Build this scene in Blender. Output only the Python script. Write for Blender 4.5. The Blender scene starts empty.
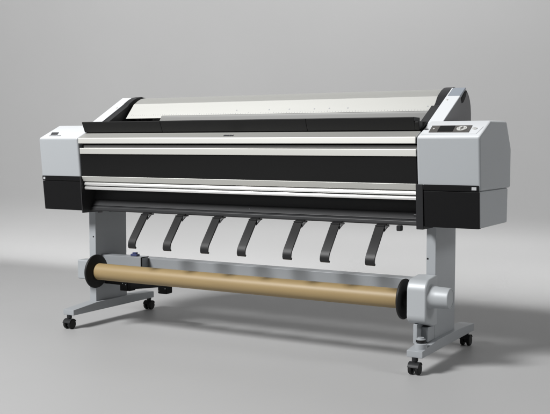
import bpy, bmesh, math
from mathutils import Vector, Matrix

K = 1.126                       # layout units -> metres (printer is 2.27 m wide)
scene = bpy.context.scene
COL = scene.collection

# ------------------------------------------------------------------ materials
def node_mat(name, base, rough=0.5, metal=0.0, spec=0.5, var=0.0, vscale=4.0, bump=0.0, bscale=300.0,
             stretch=(1, 1, 1), coat=0.0, rvar=0.0):
    m = bpy.data.materials.new(name); m.use_nodes = True
    nt = m.node_tree; p = nt.nodes['Principled BSDF']
    p.inputs['Base Color'].default_value = (*base, 1)
    p.inputs['Roughness'].default_value = rough
    p.inputs['Metallic'].default_value = metal
    p.inputs['Specular IOR Level'].default_value = spec
    p.inputs['Coat Weight'].default_value = coat
    tc = nt.nodes.new('ShaderNodeTexCoord'); mp = nt.nodes.new('ShaderNodeMapping')
    mp.inputs['Scale'].default_value = stretch
    nt.links.new(tc.outputs['Object'], mp.inputs['Vector'])
    if var > 0 or rvar > 0:
        n = nt.nodes.new('ShaderNodeTexNoise'); n.inputs['Scale'].default_value = vscale
        n.inputs['Detail'].default_value = 6
        nt.links.new(mp.outputs['Vector'], n.inputs['Vector'])
        if var > 0:
            r = nt.nodes.new('ShaderNodeValToRGB')
            r.color_ramp.elements[0].position = .3; r.color_ramp.elements[1].position = .7
            r.color_ramp.elements[0].color = (*[c * (1 - var) for c in base], 1)
            r.color_ramp.elements[1].color = (*[min(1, c * (1 + var)) for c in base], 1)
            nt.links.new(n.outputs['Fac'], r.inputs['Fac'])
            nt.links.new(r.outputs['Color'], p.inputs['Base Color'])
        if rvar > 0:
            mr = nt.nodes.new('ShaderNodeMapRange')
            mr.inputs['To Min'].default_value = rough - rvar; mr.inputs['To Max'].default_value = rough + rvar
            nt.links.new(n.outputs['Fac'], mr.inputs['Value'])
            nt.links.new(mr.outputs['Result'], p.inputs['Roughness'])
    if bump > 0:
        b = nt.nodes.new('ShaderNodeTexNoise'); b.inputs['Scale'].default_value = bscale
        nt.links.new(mp.outputs['Vector'], b.inputs['Vector'])
        bp = nt.nodes.new('ShaderNodeBump'); bp.inputs['Strength'].default_value = bump
        bp.inputs['Distance'].default_value = .001
        nt.links.new(b.outputs['Fac'], bp.inputs['Height'])
        nt.links.new(bp.outputs['Normal'], p.inputs['Normal'])
    return m

M = {
 'studio':  node_mat('studio_paper', (.395, .395, .395), .5, spec=.36, var=.015, vscale=1.2),
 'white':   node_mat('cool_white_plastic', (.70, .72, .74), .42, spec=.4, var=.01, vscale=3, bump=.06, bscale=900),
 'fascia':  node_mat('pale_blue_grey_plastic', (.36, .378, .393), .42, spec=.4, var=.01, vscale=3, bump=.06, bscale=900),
 'silver':  node_mat('warm_silver_paint', (.70, .70, .665), .55, metal=.86, var=.012, vscale=6, stretch=(.3, 4, 4), bump=.03, bscale=900),
 'cover':   node_mat('pearl_silver_paint', (.68, .68, .65), .52, metal=.8, var=.012, vscale=6, stretch=(.3, 4, 4), bump=.03, bscale=900),
 'strip':   node_mat('grey_strip', (.21, .21, .205), .45, metal=.3),
 'chrome':  node_mat('polished_aluminium', (.90, .90, .89), .36, metal=.8, var=.01, vscale=5, stretch=(.2, 6, 6)),
 'black':   node_mat('black_plastic', (.007, .007, .0075), .5, spec=.12, bump=.1, bscale=900, rvar=.04, vscale=8),
 'bar':     node_mat('black_soft_plastic', (.011, .011, .011), .5, spec=.15, bump=.1, bscale=900),
 'window':  node_mat('smoked_window', (.005, .005, .005), .16, spec=.2, rvar=.03, vscale=3),
 'dark':    node_mat('dark_grey_plastic', (.026, .0265, .028), .42, spec=.35, bump=.1, bscale=800, var=.05, vscale=5),
 'guide':   node_mat('matte_black_strip', (.015, .015, .0155), .45, spec=.25, bump=.1, bscale=800),
 'charcoal':node_mat('charcoal_plastic', (.02, .0205, .022), .45, spec=.2, bump=.1, bscale=800),
 'midgrey': node_mat('mid_grey_plastic', (.14, .14, .145), .45, spec=.4, bump=.06, bscale=900, var=.02),
 'steel':   node_mat('painted_grey_steel', (.345, .363, .38), .42, metal=.1, var=.02, vscale=4, bump=.08, bscale=700),
 'unit':    node_mat('satin_grey_enamel', (.42, .44, .455), .46, metal=.15, spec=.4, bump=.06, bscale=700),
 'beam':    node_mat('satin_steel_sheet', (.31, .325, .34), .38, metal=.2, var=.03, vscale=3, stretch=(.5, 3, 3)),
 'kraft':   node_mat('kraft_cardboard', (.305, .22, .105), .48, spec=.4, var=.05, vscale=16, stretch=(.25, 2, 2), bump=.12, bscale=260),
 'rubber':  node_mat('black_rubber', (.010, .010, .010), .55, spec=.25, bump=.1, bscale=500),
 'hub':     node_mat('wheel_hub_grey', (.11, .11, .115), .4),
 'blue':    node_mat('dark_blue_plastic', (.04, .05, .13), .4),
 'screen':  node_mat('display_glass', (.003, .003, .0035), .3, spec=.05),
 'panel':   node_mat('panel_grey', (.075, .07, .065), .4),
 'key':     node_mat('key_light_grey', (.56, .56, .54), .4),
 'ink':     node_mat('dark_print', (.05, .05, .055), .5),
 'ink2':    node_mat('grey_print', (.42, .43, .44), .5),
 'button':  node_mat('slate_button', (.27, .30, .34), .4),
}

# ------------------------------------------------------------------ helpers
ROOT_Y = .28
def empty(name, loc):
    o = bpy.data.objects.new(name, None); COL.objects.link(o); o.location = loc
    o.empty_display_size = .2
    return o

def finish(bm, name, mat, parent=None, smooth=32, scale=K, wn=True):
    """link a bmesh (layout units, world space) as ONE mesh object with its origin at its own centre"""
    bmesh.ops.recalc_face_normals(bm, faces=bm.faces)
    xs = [v.co.copy() for v in bm.verts]
    lo = Vector([min(c[i] for c in xs) for i in range(3)]); hi = Vector([max(c[i] for c in xs) for i in range(3)])
    ctr = (lo + hi) / 2
    for v in bm.verts: v.co = (v.co - ctr) * scale
    me = bpy.data.meshes.new(name); bm.to_mesh(me); bm.free()
    for f in me.polygons: f.use_smooth = True
    me.set_sharp_from_angle(angle=math.radians(smooth))
    me.materials.append(M[mat])
    o = bpy.data.objects.new(name, me); COL.objects.link(o)
    loc = ctr * scale
    if parent is not None:
        off = Vector((0, 0, 0)); q = parent
        while q is not None: off += q.location; q = q.parent
        o.parent = parent; loc = loc - off
    o.location = loc
    if wn:
        w = o.modifiers.new('wn', 'WEIGHTED_NORMAL'); w.keep_sharp = True
    return o

def prism(bm, prof, x0, x1, bev=0.0, seg=3):
    """extrude a closed (y, z) outline from x0 to x1; bev rounds every edge"""
    t = bmesh.new()
    a = [t.verts.new((x0, y, z)) for y, z in prof]; b = [t.verts.new((x1, y, z)) for y, z in prof]
    t.faces.new(a); t.faces.new(b)
    n = len(prof)
    for i in range(n): t.faces.new((a[i], a[(i + 1) % n], b[(i + 1) % n], b[i]))
    bmesh.ops.recalc_face_normals(t, faces=t.faces)
    if bev > 0:
        es = [e for e in t.edges if e.calc_face_angle(0) > math.radians(25)]
        bmesh.ops.bevel(t, geom=es, offset=bev, segments=seg, profile=.5, affect='EDGES', clamp_overlap=True)
    join(bm, t)

def join(bm, t):
    me = bpy.data.meshes.new('tmp'); t.to_mesh(me); t.free(); bm.from_mesh(me); bpy.data.meshes.remove(me)

def box(bm, x0, x1, y0, y1, z0, z1, bev=0.0, seg=2):
    prism(bm, [(y0, z0), (y1, z0), (y1, z1), (y0, z1)], x0, x1, bev, seg)

def lathe(bm, prof, axis_pt, seg=64, direction='x'):
    """revolve (along, radius) pairs round an axis through axis_pt"""
    t = bmesh.new(); rings = []
    ax = Vector(axis_pt)
    for s, r in prof:
        ring = []
        for k in range(seg):
            a = 2 * math.pi * k / seg
            if direction == 'x': p = Vector((s, r * math.cos(a), r * math.sin(a)))
            elif direction == 'z': p = Vector((r * math.cos(a), r * math.sin(a), s))
            ring.append(t.verts.new(ax + p))
        rings.append(ring)
    for A, B in zip(rings, rings[1:]):
        for k in range(seg): t.faces.new((A[k], A[(k + 1) % seg], B[(k + 1) % seg], B[k]))
    t.faces.new(rings[0]); t.faces.new(rings[-1])
    join(bm, t)

def ribbon(bm, pts, th, x0, x1, bev=.0012):
    """a strip of given thickness following (y, z) points"""
    n = len(pts); L = []; R = []
    for i, p in enumerate(pts):
        a = Vector(pts[max(0, i - 1)]); b = Vector(pts[min(n - 1, i + 1)])
        d = (b - a).normalized(); nn = Vector((-d.y, d.x))
        L.append(tuple(Vector(p) + nn * th / 2)); R.append(tuple(Vector(p) - nn * th / 2))
    t = bmesh.new()
    prof = L + R[::-1]
    va = [t.verts.new((x0, y, z)) for y, z in prof]; vb = [t.verts.new((x1, y, z)) for y, z in prof]
    m = len(prof)
    for i in range(m): t.faces.new((va[i], va[(i + 1) % m], vb[(i + 1) % m], vb[i]))
    for v in (va, vb):
        for i in range(n - 1): t.faces.new((v[i], v[i + 1], v[m - 2 - i], v[m - 1 - i]))
    join(bm, t)

def slope_pt(y, off=0.0):        # the sloped top shared by end housings and front cover
    y0, z0, y1, z1 = .047, .829, .174, .886
    d = Vector((y1 - y0, z1 - z0)).normalized(); n = Vector((-d.y, d.x))
    t = (y - y0) / d.x
    p = Vector((y0, z0)) + d * t + n * off
    return p.x, p.y

def slab_on_slope(bm, quad, off=.0015, base=-.002):
    """thin raised plate on the sloped top; quad = (x, y) corners"""
    t = bmesh.new()
    top = [t.verts.new((x, *slope_pt(y, off))) for x, y in quad]
    bot = [t.verts.new((x, *slope_pt(y, base))) for x, y in quad]
    t.faces.new(top); t.faces.new(bot); n = len(quad)
    for i in range(n): t.faces.new((top[i], top[(i + 1) % n], bot[(i + 1) % n], bot[i]))
    join(bm, t)

def text_mesh(bm, s, size, origin, right, up, italic=0.0, bold=0.0, depth=.0006, align='CENTER'):
    cu = bpy.data.curves.new('txt', 'FONT'); cu.body = s; cu.size = size; cu.align_x = align; cu.align_y = 'CENTER'
    cu.shear = italic; cu.offset = bold; cu.extrude = depth
    o = bpy.data.objects.new('txt', cu); COL.objects.link(o)
    dg = bpy.context.evaluated_depsgraph_get(); dg.update()
    me = bpy.data.meshes.new_from_object(o.evaluated_get(dg))
    r = Vector(right).normalized(); u = Vector(up).normalized(); n = r.cross(u)
    mt = Matrix(((r.x, u.x, n.x, origin[0]), (r.y, u.y, n.y, origin[1]), (r.z, u.z, n.z, origin[2]), (0, 0, 0, 1)))
    me.transform(mt); bm.from_mesh(me)
    bpy.data.objects.remove(o); bpy.data.curves.remove(cu); bpy.data.meshes.remove(me)

def part(name, mat, parent, build, **kw):
    bm = bmesh.new(); build(bm)
    return finish(bm, name, mat, parent, **kw)

def arc(cy, cz, r, a0, a1, n):
    return [(cy + r * math.cos(math.radians(a0 + (a1 - a0) * i / n)), cz + r * math.sin(math.radians(a0 + (a1 - a0) * i / n))) for i in range(n + 1)]

# ------------------------------------------------------------------ setting: seamless studio sweep
R0, Y0, WTOP, XW = .42, 1.62, 5.0, 14.0
def floor_b(bm):
    v = [bm.verts.new(p) for p in ((-XW, -12, 0), (XW, -12, 0), (XW, Y0, 0), (-XW, Y0, 0))]; bm.faces.new(v)
floor = part('floor', 'studio', None, floor_b, wn=False)
floor['kind'] = 'structure'; floor['label'] = 'smooth light grey studio floor'
def wall_b(bm):
    pts = [(Y0, 0.0)] + [(Y0 + R0 * math.sin(math.radians(a)), R0 * (1 - math.cos(math.radians(a)))) for a in range(3, 91, 3)] + [(Y0 + R0, WTOP)]
    a = [bm.verts.new((-XW, *p)) for p in pts]; b = [bm.verts.new((XW, *p)) for p in pts]
    for i in range(len(pts) - 1): bm.faces.new((a[i], b[i], b[i + 1], a[i + 1]))
wall = part('backdrop', 'studio', None, wall_b, wn=False, smooth=60)
wall['kind'] = 'structure'; wall['label'] = 'plain grey studio backdrop curving up from the floor'
for o, up in ((floor, Vector((0, 0, 1))), (wall, Vector((0, -1, 1)))):
    if o.data.polygons[0].normal.dot(up) < 0: o.data.flip_normals()

# ------------------------------------------------------------------ the printer
P = empty('large_format_printer', (0, ROOT_Y * K, 0))
P['label'] = 'wide grey and black poster printer on a wheeled steel stand with silver front bands'
P['category'] = 'printer'

XI, XO = .777, 1.007            # inner and outer faces of the end housings
shell = [(.0655, .643), (.047, .829), (.174, .886), (.361, .889), (.424, .789), (.425, .643)]
lower = [(.072, .6425), (.081, .514), (.404, .514), (.408, .6425)]
for s in (-1, 1):
    def sx(a, b, s=s): return (a, b) if s > 0 else (-b, -a)
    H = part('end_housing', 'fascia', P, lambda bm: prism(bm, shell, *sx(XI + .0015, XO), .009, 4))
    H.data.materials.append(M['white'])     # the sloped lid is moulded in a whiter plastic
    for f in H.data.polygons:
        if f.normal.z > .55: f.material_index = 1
    part('lower_housing', 'fascia', P, lambda bm: prism(bm, lower, *sx(XI + .02, XO - .005), .006, 3))
    # black cartridge door with a separate upper band
    def door_b(bm):
        f = lambda z: .064 + (.663 - z) * .1 - .004
        a, b = sx(.802 if s > 0 else .7795, 1.0005)
        prism(bm, [(f(.6405), .6405), (f(.513), .513), (f(.513) + .02, .513), (f(.6405) + .02, .6405)], a, b, .0025, 2)
        prism(bm, [(f(.663), .663), (f(.642), .642), (f(.642) + .006, .642), (f(.663) + .012, .663)], a, b, .0018, 2)
    D = part('cartridge_door', 'black', P, door_b)
    bx = (-.9935, -.982) if s < 0 else (.9765, .9935)
    part('badge', 'ink2', D, lambda bm: box(bm, *bx, .0588, .0625, .6465, .6575, .0006, 1))
    # dark end plate that closes the feed slot
    plate = [(.058, .663), (.0705, .503), (.30, .503), (.30, .663)]
    part('end_plate', 'charcoal' if s > 0 else 'dark', P, lambda bm: prism(bm, plate, *sx(.774, .8005 if s > 0 else .7785), .0015, 2))
    if s < 0:
        def mark_b(bm):
            slab_on_slope(bm, [(-.966, .081), (-.926, .081), (-.939, .105), (-.980, .105)], .0012)
        part('emblem', 'ink', H, mark_b)
        def sub_b(bm):
            y, z = slope_pt(.071, .0010)
            text_mesh(bm, 'STYLUS PRO', .0125, (-.931, y, z), (1, 0, 0), (0, .127, .057), bold=.0002)
        part('lettering', 'ink2', H, sub_b, wn=False)
    else:
        def panel_b(bm): slab_on_slope(bm, [(.812, .081), (.956, .080), (.952, .134), (.806, .134)], .0018)
        CP = part('control_panel', 'panel', P, panel_b)
        part('screen', 'screen', CP, lambda bm: slab_on_slope(bm, [(.842, .085), (.897, .085), (.892, .130), (.838, .130)], .0030))
        def disc(bm, cx, cy, rx, ry, off, base=.0):
            slab_on_slope(bm, [(cx + rx * math.cos(2 * math.pi * k / 28), cy + ry * math.sin(2 * math.pi * k / 28)) for k in range(28)], off, base)
        part('direction_pad', 'key', CP, lambda bm: disc(bm, .9235, .107, .0185, .0165, .0040))
        def pad_marks(bm):
            disc(bm, .9235, .107, .006, .006, .0047, .003)
            for dx, dy in ((.012, 0), (-.012, 0), (0, .0115), (0, -.0115)):
                disc(bm, .9235 + dx, .107 + dy, .0022, .0022, .0046, .003)
        part('pad_marking', 'panel', CP, pad_marks)
        for bxx, r, mt in ((.968, .0085, 'key'),):
            bo = part('power_button', mt, CP, lambda bm: disc(bm, bxx, .109, r, r, .0028))
            def ringb(bm): disc(bm, bxx, .109, .004, .004, .0034, .002)
            part('button_marking', 'ink2', CP, ringb)
        part('indicator_light', 'key', CP, lambda bm: disc(bm, .8215, .107, .0035, .0035, .0030))
        def icon_b(bm): slab_on_slope(bm, [(.788, .102), (.799, .102), (.799, .111), (.788, .111)], .0010); slab_on_slope(bm, [(.800, .105), (.803, .105), (.803, .108), (.800, .108)], .0010)
        part('paper_icon', 'ink', CP, icon_b)
        def line_b(bm):
            w = .0016
            slab_on_slope(bm, [(.790, .066), (.985, .066), (.985, .066 + w * 1.6), (.790, .066 + w * 1.6)], .0006)
            slab_on_slope(bm, [(.985, .066), (.985 + w, .066), (.9935 + w, .125), (.9935, .125)], .0006)
        part('panel_groove', 'ink2', CP, line_b)

# chassis behind the covers (dark core that carries everything)
def chassis_b(bm):
    prism(bm, [(.17, .52), (.425, .52), (.425, .80), (.41, .885), (.15, .885), (.095, .85), (.075, .80), (.092, .66), (.10, .615), (.17, .612)], -.776, .776, .003, 2)
part('chassis', 'black', P, chassis_b)

# front cover: sloped silver top, front band, grey grip strip, lower silver band
def fc_b(bm):
    prism(bm, [(.047, .8055), (.047, .829), slope_pt(.094), (.12, .84), (.12, .8055)], -XI + .0005, XI - .0005, .0022, 3)
    prism(bm, [(.0545, .7605), (.0525, .7865), (.11, .7865), (.11, .7605)], -XI + .004, XI - .0005, .002, 3)
FC = part('front_cover', 'silver', P, fc_b)
part('grip_strip', 'strip', FC, lambda bm: prism(bm, [(.066, .785), (.064, .7995), (.11, .7995), (.11, .785)], -.760, XI - .001, .001, 1))
def brand_b(bm):
    y, z = slope_pt(.0635, .0008)
    text_mesh(bm, 'EPSON', .0145, (-.0105, y, z), (1, 0, 0), (0, .127, .057), bold=.0010)
part('lettering', 'ink', FC, brand_b, wn=False)

# smoked front window
part('front_window', 'window', P, lambda bm: prism(bm, [(.061, .760), (.0695, .6645), (.10, .6645), (.10, .760)], -XI + .004, XI - .002, .0012, 2))
# silver ledge and bright double rail under it
part('ledge', 'silver', P, lambda bm: prism(bm, [(.0615, .664), (.0735, .6415), (.12, .6415), (.12, .664)], -XI + .005, XI - .003, .0018, 3))
def rail_b(bm):
    prism(bm, [(.083, .6405), (.0775, .6365), (.0748, .629), (.0762, .6235), (.085, .6228), (.125, .6228), (.125, .6405)], -XI + .009, XI + .0045, .0016, 3)
    prism(bm, [(.085, .6205), (.0785, .6185), (.0765, .6125), (.0775, .6065), (.083, .605), (.125, .605), (.125, .6205)], -XI + .009, XI + .0045, .0016, 3)
part('feed_rail', 'chrome', P, rail_b, smooth=60, wn=False)

# paper feed slot: dark rear wall and two grey lower rails
def chute_b(bm):
    prism(bm, [(.162, .612), (.150, .560), (.128, .5345), (.132, .5325), (.128, .5305), (.1225, .526), (.121, .514), (.126, .5105), (.30, .5105), (.30, .612)], -.7745, .7745, .0014, 2)
CH = part('paper_chute', 'dark', P, chute_b)
for x, z, y, r in ((.752, .566, .150, .008), (.748, .548, .139, .006)):
    part('thumb_screw', 'dark', P, lambda bm: lathe(bm, [(-.010, r * .6), (-.008, r), (.006, r), (.009, r * .7)], (x, y, z), 20))
def tick_b(bm): box(bm, .041, .044, .136, .150, .543, .548, .0004, 1)
part('alignment_mark', 'midgrey', CH, tick_b)

# black lip bar that runs along the front top edge, in three joined lengths
barp = [(.0915, .8535), (.0735, .8925), (.0725, .8975), (.076, .8995), (.135, .8985), (.135, .860)]
def bar_b(bm):
    for a, b in ((-.776, -.3538), (-.3534, .3262), (.3266, .758)):
        prism(bm, barp, a, b, .0016 if a > -.7 else .0042, 3)
    prism(bm, [(.0915, .8535), (.080, .880), (.083, .886), (.120, .884), (.120, .860)], .7565, .7745, .003, 2)
part('front_lip', 'bar', P, bar_b)

# roll cover with its printed scale
cov = [(.307, .919), (.366, .986)]
top = [(.372, .9885), (.395, 1.0025), (.420, 1.0125), (.445, 1.0165), (.470, 1.0145), (.495, 1.004), (.516, .985), (.531, .958), (.539, .925), (.541, .88)]
inner = [(y - .02 if y > .45 else y + .01, z - .012) for y, z in top[::-1]]
def cover_b(bm):
    prism(bm, cov + top + [(.52, .88), (.50, .95), (.46, .985), (.40, .985), (.37, .965), (.325, .919)], -.722, .738, 0)
RC = part('roll_cover', 'cover', P, cover_b, smooth=14, wn=False)
def cp(t, off): # point on the white panel of the roll cover
    a, b = Vector(cov[0]), Vector(cov[1]); d = (b - a).normalized(); n = Vector((-d.y, d.x)); p = a + (b - a) * t + n * off
    return p
def scale_b(bm):
    def bit(x0, x1, t0, t1):
        t = bmesh.new(); q = []
        for o in (.0005, -.001):
            q.append([t.verts.new((x, *cp(tt, o))) for x, tt in ((x0, t0), (x1, t0), (x1, t1), (x0, t1))])
        t.faces.new(q[0]); t.faces.new(q[1])
        for i in range(4): t.faces.new((q[0][i], q[0][(i + 1) % 4], q[1][(i + 1) % 4], q[1][i]))
        join(bm, t)
    n = 116
    for i in range(n):
        x = -.70 + i * .0124
        h = .09 if i % 10 == 0 else (.065 if i % 5 == 0 else .045)
        bit(x, x + .0012, .19, .19 + h)
part('printed_scale', 'ink2', RC, scale_b, wn=False)
for x in (-.143, .017, .113, .229, .296, .378, .712):
    def dots_b(bm):
        t = bmesh.new(); r = .0034
        ring = [[t.verts.new((x + r * math.cos(a), *cp(.42 + r * math.sin(a) / .089, o))) for a in [2 * math.pi * k / 14 for k in range(14)]] for o in (.0006, -.001)]
        t.faces.new(ring[0]); t.faces.new(ring[1])
        for k in range(14): t.faces.new((ring[0][k], ring[0][(k + 1) % 14], ring[1][(k + 1) % 14], ring[1][k]))
        join(bm, t)
    part('scale_dot', 'ink2', RC, dots_b, wn=False)
# dull strip under the roll cover
part('paper_guide_strip', 'strip', P, lambda bm: prism(bm, [(.262, .890), (.283, .918), (.288, .9275), (.298, .929), (.300, .890)], -.508, .742, .0012, 2))

# rising arms on both sides, black liners and rounded grey end covers
sl = .5
def armz(y): return .8866 + .5457 * (y - .174)
for s in (-1, 1):
    def sx(a, b, s=s): return (a, b) if s > 0 else (-b, -a)
    outline = [(.170, armz(.170) - .003), (.412, armz(.412) - .003), (.418, 1.0150), (.430, 1.0145), (.446, 1.006), (.462, .994), (.476, .977), (.486, .955), (.492, .925), (.494, .86)]
    def side_b(bm):
        p = [(y + (.004 if i < 2 else 0), z - (.001 if i < 2 else .004)) for i, (y, z) in enumerate(outline)] + [(.22, .86)]
        prism(bm, p, *sx(XI + .001, .829), .002, 2)
    part('arm_side_cover', 'midgrey', P, side_b)
    ye = .355 if s > 0 else .416
    def arm_b(bm):
        prism(bm, [(.150, armz(.150) - .0006), (ye, armz(ye)), (ye + .002, armz(ye) - .004), (.155, armz(.155) - .004)], *sx(XI - .0005, .8305), .0012, 3)
    A = part('side_arm', 'white', P, arm_b)
    if s > 0:
        part('release_button', 'button', A, lambda bm: prism(bm, [(.357, armz(.357) + .0005), (.416, armz(.416) + .0005), (.421, armz(.421) - .008), (.361, armz(.361) - .012)], *sx(XI + .006, .8308), .0018, 2))
        part('arm_edge', 'white', A, lambda bm: prism(bm, [(.357, armz(.357)), (.416, armz(.416)), (.421, armz(.421) - .008), (.361, armz(.361) - .012)], *sx(XI - .0005, XI + .0052), .001, 2))
    part('arm_clip', 'key', A, lambda bm: prism(bm, [(.318, armz(.318) + .0018), (.330, armz(.330) + .0018), (.330, armz(.330) - .002), (.318, armz(.318) - .002)], *sx(.786, .794), .001, 1))
    if s > 0:   # finger notch in the outer side
        part('finger_recess', 'black', A, lambda bm: prism(bm, [(.372, .978), (.408, 1.004), (.432, 1.006), (.420, .985), (.395, .962), (.378, .958)], .822, .8312, .001, 1))
    def liner_b(bm):
        p = [(.105, armz(.105) - .004), (.275, armz(.275) - .004)] + ([(.290, .9475), (.316, .9475), (.334, .962), (.344, .976)] if s > 0 else [(.345, armz(.345) - .004)]) + [(.361, .9905), (.392, 1.0085), (.420, 1.0195), (.447, 1.0235), (.475, 1.0205), (.500, 1.009), (.522, .988), (.537, .96), (.545, .92), (.546, .86), (.12, .85)]
        prism(bm, p, *sx(.742, XI - .001), .0022, 2)
    part('roll_end_cap', 'dark', P, liner_b)
    part('spindle_hub', 'black', P, lambda bm: lathe(bm, [(s * .742, .05), (s * .70, .05), (s * .695, .02)], (0, .43, .935), 32))

# seven hanging paper guides
gx = [-.436, -.258, -.075, .096, .297, .454, .634]
pts = [(.098, .5145), (.080, .509), (.070, .502), (-.002, .414), (-.009, .404), (-.0125, .394), (-.0135, .385), (-.0115, .3785), (-.006, .376)]
for x in gx:
    g = part('paper_guide', 'guide', P, lambda bm: ribbon(bm, pts, .0065, x - .018, x + .018), smooth=35, wn=False)
    def br_b(bm):
        box(bm, x - .0185, x + .0185, .070, .115, .5065, .5115, .001, 1)
        t = bmesh.new(); q = []
        for off in (0, .006):
            q.append([t.verts.new(p) for p in ((x + .0175, .0745 + off, .5105), (x + .037, .0745 + off, .5105), (x + .030, .0735 + off, .506), (x + .0245, .0715 + off, .499), (x + .0175, .066 + off, .488))])
        t.faces.new(q[0]); t.faces.new(q[1])
        for k in range(5): t.faces.new((q[0][k], q[0][(k + 1) % 5], q[1][(k + 1) % 5], q[1][k]))
        join(bm, t)
    part('guide_bracket', 'guide', g, br_b)
    part('rivet', 'steel', g, lambda bm: box(bm, x + .0195, x + .0225, .0715, .0735, .5005, .5035, .0005, 1))
part('cable_hook', 'charcoal', P, lambda bm: box(bm, .690, .708, .09, .11, .492, .512, .002, 1))

# ---------------- stand
for s in (-1, 1):
    xa, xb = (-.8245, -.787) if s < 0 else (.776, .812)
    PO = part('upright', 'steel', P, lambda bm: box(bm, xa, xb, .167, .383, .096, .5135, .0025, 2))
    hx = -.800 if s < 0 else .7815
    part('bolt_hole', 'rubber', PO, lambda bm: prism(bm, [(.1655 - 0 * k, .389 + 0 * k) for k in (0,)] and
         [(.1662, .3855), (.1690, .3855), (.1690, .3925), (.1662, .3925)], hx - .0035, hx + .0035, .0008, 1))
    if s < 0:
        for y0, y1 in ((.186, .214), (.262, .300)):
            part('bracket_tab', 'midgrey', PO, lambda bm: box(bm, -.788, -.7845, y0, y1, .496, .5095, .001, 1))
    foot = [(0, .0602), (0, .084), (.155, .0985), (.395, .0985), (.567, .0905), (.567, .0608)]
    part('stand_foot', 'steel', P, lambda bm: prism(bm, foot, s * .8 - .0298, s * .8 + .0298, .0025, 2))
    for cy in (.006, .566 if s < 0 else .560):
        cx = s * .8
        c = part('caster', 'charcoal', P, lambda bm: (lathe(bm, [(.0602, .011), (.048, .011), (.047, .0095), (.036, .009)], (cx, cy, 0), 20, 'z'),
             box(bm, cx - .0045, cx + .0045, cy - .012, cy + .014, .012, .042, .003, 2),
             prism(bm, arc(cy, .0215, .0235, 25, 165, 14) + arc(cy, .0215, .0215, 165, 25, 14), cx - .020, cx + .020, 0)))
        for w in (-1, 1):
            wh = part('wheel', 'rubber', c, lambda bm: lathe(bm, [(cx + w * .006, .015), (cx + w * .0065, .019), (cx + w * .009, .0208), (cx + w * .017, .0208), (cx + w * .0195, .019), (cx + w * .0205, .015)], (0, cy, .0208), 32))
    # pieces of the take-up drive are added below
part('cross_beam', 'beam', P, lambda bm: box(bm, -.7865, .7755, .26, .325, .200, .2965, .002, 2))
MB = part('motor_box', 'beam', P, lambda bm: box(bm, -.7865, -.5635, .205, .2595, .222, .3055, .002, 2))
part('box_gasket', 'black', MB, lambda bm: (box(bm, -.5633, -.5610, .2045, .2125, .222, .3065, .0005, 1), box(bm, -.5633, -.5610, .213, .2595, .3030, .3065, .0005, 1)))
part('cable_clip', 'blue', P, lambda bm: (box(bm, -.640, -.604, .228, .252, .3056, .315, .002, 1), box(bm, -.632, -.612, .232, .248, .315, .322, .0015, 1)))
def sensor_b(bm):
    box(bm, -.682, -.640, .205, .25, .150, .190, .002, 1)
    box(bm, -.7865, -.681, .222, .245, .172, .188, .001, 1)
    prism(bm, [(.210, .150), (.250, .150), (.250, .188), (.210, .188)], -.641, -.63, .001, 1)
    t = bmesh.new(); v = []
    for x, z0 in ((-.64, .156), (-.470, .180)):
        v.append([t.verts.new(p) for p in ((x, .212, z0), (x, .245, z0), (x, .245, .190), (x, .212, .190))])
    t.faces.new(v[0]); t.faces.new(v[1])
    for k in range(4): t.faces.new((v[0][k], v[0][(k + 1) % 4], v[1][(k + 1) % 4], v[1][k]))
    join(bm, t)
    box(bm, -.470, -.423, .203, .248, .154, .192, .003, 1)
SB = part('sensor_arm', 'black', P, sensor_b)
for x, yf, z in ((-.666, .205, .183), (-.648, .205, .179), (-.463, .203, .166), (-.429, .203, .178)):
    part('screw', 'steel', SB, lambda bm: box(bm, x - .002, x + .002, yf - .0015, yf + .001, z - .002, z + .002, .0005, 1))

# take-up unit: flanges, drive unit with knob, left holder, adjuster
RY, RZ = .095, .247
for s, xc in ((-1, -.722), (1, .722)):
    part('reel_flange', 'rubber', P, lambda bm: lathe(bm, [(xc - .013 * s, .041), (xc - .012 * s, .045), (xc - .006 * s, .068), (xc - .004 * s, .0725), (xc - .001 * s, .0735), (xc + .003 * s, .0735), (xc + .006 * s, .071), (xc + .0065 * s, .03), (xc + .024 * s, .03)], (0, RY, RZ), 72))
def drive_b(bm):
    prof = arc(.090, .285, .042, 180, 92, 10) + [(.14, .332), (.166, .332), (.166, .150), (.13, .150)] + arc(.083, .200, .035, 270, 180, 8)
    prism(bm, prof, .7485, .822, .007, 4)
part('drive_unit', 'unit', P, drive_b)
part('drive_knob', 'unit', P, lambda bm: lathe(bm, [(.8215, .047), (.826, .043), (.834, .040), (.850, .0385), (.890, .037), (.8935, .0355), (.8945, .0325), (.8925, .0315), (.8925, .01)], (0, .100, .262), 56), smooth=25)
def lower_b(bm): box(bm, .768, .812, .066, .166, .098, .1505, .003, 2)
part('drive_bracket', 'steel', P, lambda bm: (box(bm, .772, .787, .056, .166, .0975, .1665, .002, 2), box(bm, .7865, .812, .100, .166, .0975, .1505, .003, 2)))
part('leveling_post', 'steel', P, lambda bm: lathe(bm, [(.085, .0225), (.1035, .0225), (.1055, .020), (.106, .012), (.116, .012)], (.808, .040, 0), 40, 'z'), smooth=25)
part('leveling_nut', 'rubber', P, lambda bm: lathe(bm, [(.109, .012), (.1095, .0175), (.117, .0175), (.1175, .010)], (.808, .040, 0), 28, 'z'), smooth=25)
part('leveling_cap', 'steel', P, lambda bm: lathe(bm, [(.1178, .0165), (.121, .0165), (.122, .012), (.126, .0115)], (.808, .040, 0), 28, 'z'), smooth=25)
part('reel_holder', 'steel', P, lambda bm: box(bm, -.8405, -.7355, .105, .166, .205, .290, .006, 3))

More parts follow.
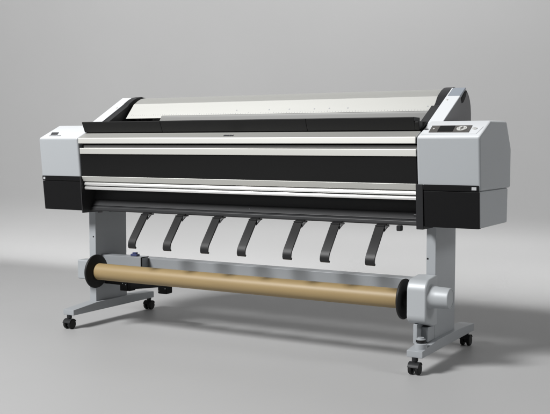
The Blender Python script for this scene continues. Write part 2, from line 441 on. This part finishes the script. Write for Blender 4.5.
# ------------------------------------------------------------------ cardboard tube on the take-up reel
T = bmesh.new()
lathe(T, [(-.7065, .033), (-.7065, .0362), (.7065, .0362), (.7065, .033)], (0, RY, RZ), 96)
tube = finish(T, 'cardboard_tube', 'kraft', None, smooth=30, wn=False)
tube['label'] = 'long brown cardboard tube held between two black discs low on the stand'
tube['category'] = 'tube'

# ------------------------------------------------------------------ camera
d = dict(f=924.4403, cx=1.9734, cy=-2.9965, cz=.7974, yaw=.5250, pitch=-.0662, roll=.0015)
cam = bpy.data.cameras.new('camera'); co = bpy.data.objects.new('camera', cam); COL.objects.link(co)
y, t, r = d['yaw'], d['pitch'], d['roll']
fwd = Vector((-math.sin(y) * math.cos(t), math.cos(y) * math.cos(t), math.sin(t)))
rt = Vector((math.cos(y), math.sin(y), 0)); up = rt.cross(fwd)
rt, up = math.cos(r) * rt + math.sin(r) * up, math.cos(r) * up - math.sin(r) * rt
mw = Matrix.Identity(4)
for i in range(3): mw[i][0] = rt[i]; mw[i][1] = up[i]; mw[i][2] = -fwd[i]
mw.translation = Vector((d['cx'], d['cy'], d['cz'])) * K
co.matrix_world = mw
cam.sensor_width = 36; cam.lens = d['f'] / 550 * 36; cam.clip_start = .05; cam.clip_end = 100
scene.camera = co

# ------------------------------------------------------------------ light: one big softbox, dim surround
def area(name, loc, target, size, power, col=(1, 1, 1)):
    l = bpy.data.lights.new(name, 'AREA'); l.shape = 'SQUARE'; l.size = size; l.energy = power; l.color = col
    o = bpy.data.objects.new(name, l); COL.objects.link(o); o.location = Vector(loc) * K
    o.rotation_euler = (Vector(target) * K - o.location).to_track_quat('-Z', 'Y').to_euler()
    return o
KEY_D, AZ, EL = 7.0, math.radians(26), math.radians(41)
tgt = Vector((0, .3, .3))
area('softbox', tgt + KEY_D * Vector((-math.sin(AZ) * math.cos(EL), -math.cos(AZ) * math.cos(EL), math.sin(EL))), Vector((0, -.2, 0)), 2.0, 890)
for k in range(7):      # a row of narrow strip lamps overhead that washes the foot of the backdrop
    bx = -5.4 + k * 1.6
    b = area('backdrop_strip', (bx, 1.0, 3.3), (bx, 1.78, .1), .12, 9.5 * 1.6 / 9.0)
    b.data.shape = 'RECTANGLE'; b.data.size = 1.6 * K; b.data.size_y = .12; b.data.spread = math.radians(14)
area('side_fill', (5.6, .5, 3.1), (.9, .25, .6), 1.2, 80)

w = bpy.data.worlds.new('World'); scene.world = w; w.use_nodes = True
w.node_tree.nodes['Background'].inputs['Color'].default_value = (1, 1, 1, 1)
w.node_tree.nodes['Background'].inputs['Strength'].default_value = .03

scene.view_settings.view_transform = 'Standard'; scene.view_settings.look = 'None'
scene.view_settings.exposure = 0; scene.view_settings.gamma = 1
scene.render.engine = 'CYCLES'
scene.cycles.use_denoising = True
scene.cycles.max_bounces = 8
scene.cycles.caustics_reflective = False; scene.cycles.caustics_refractive = False
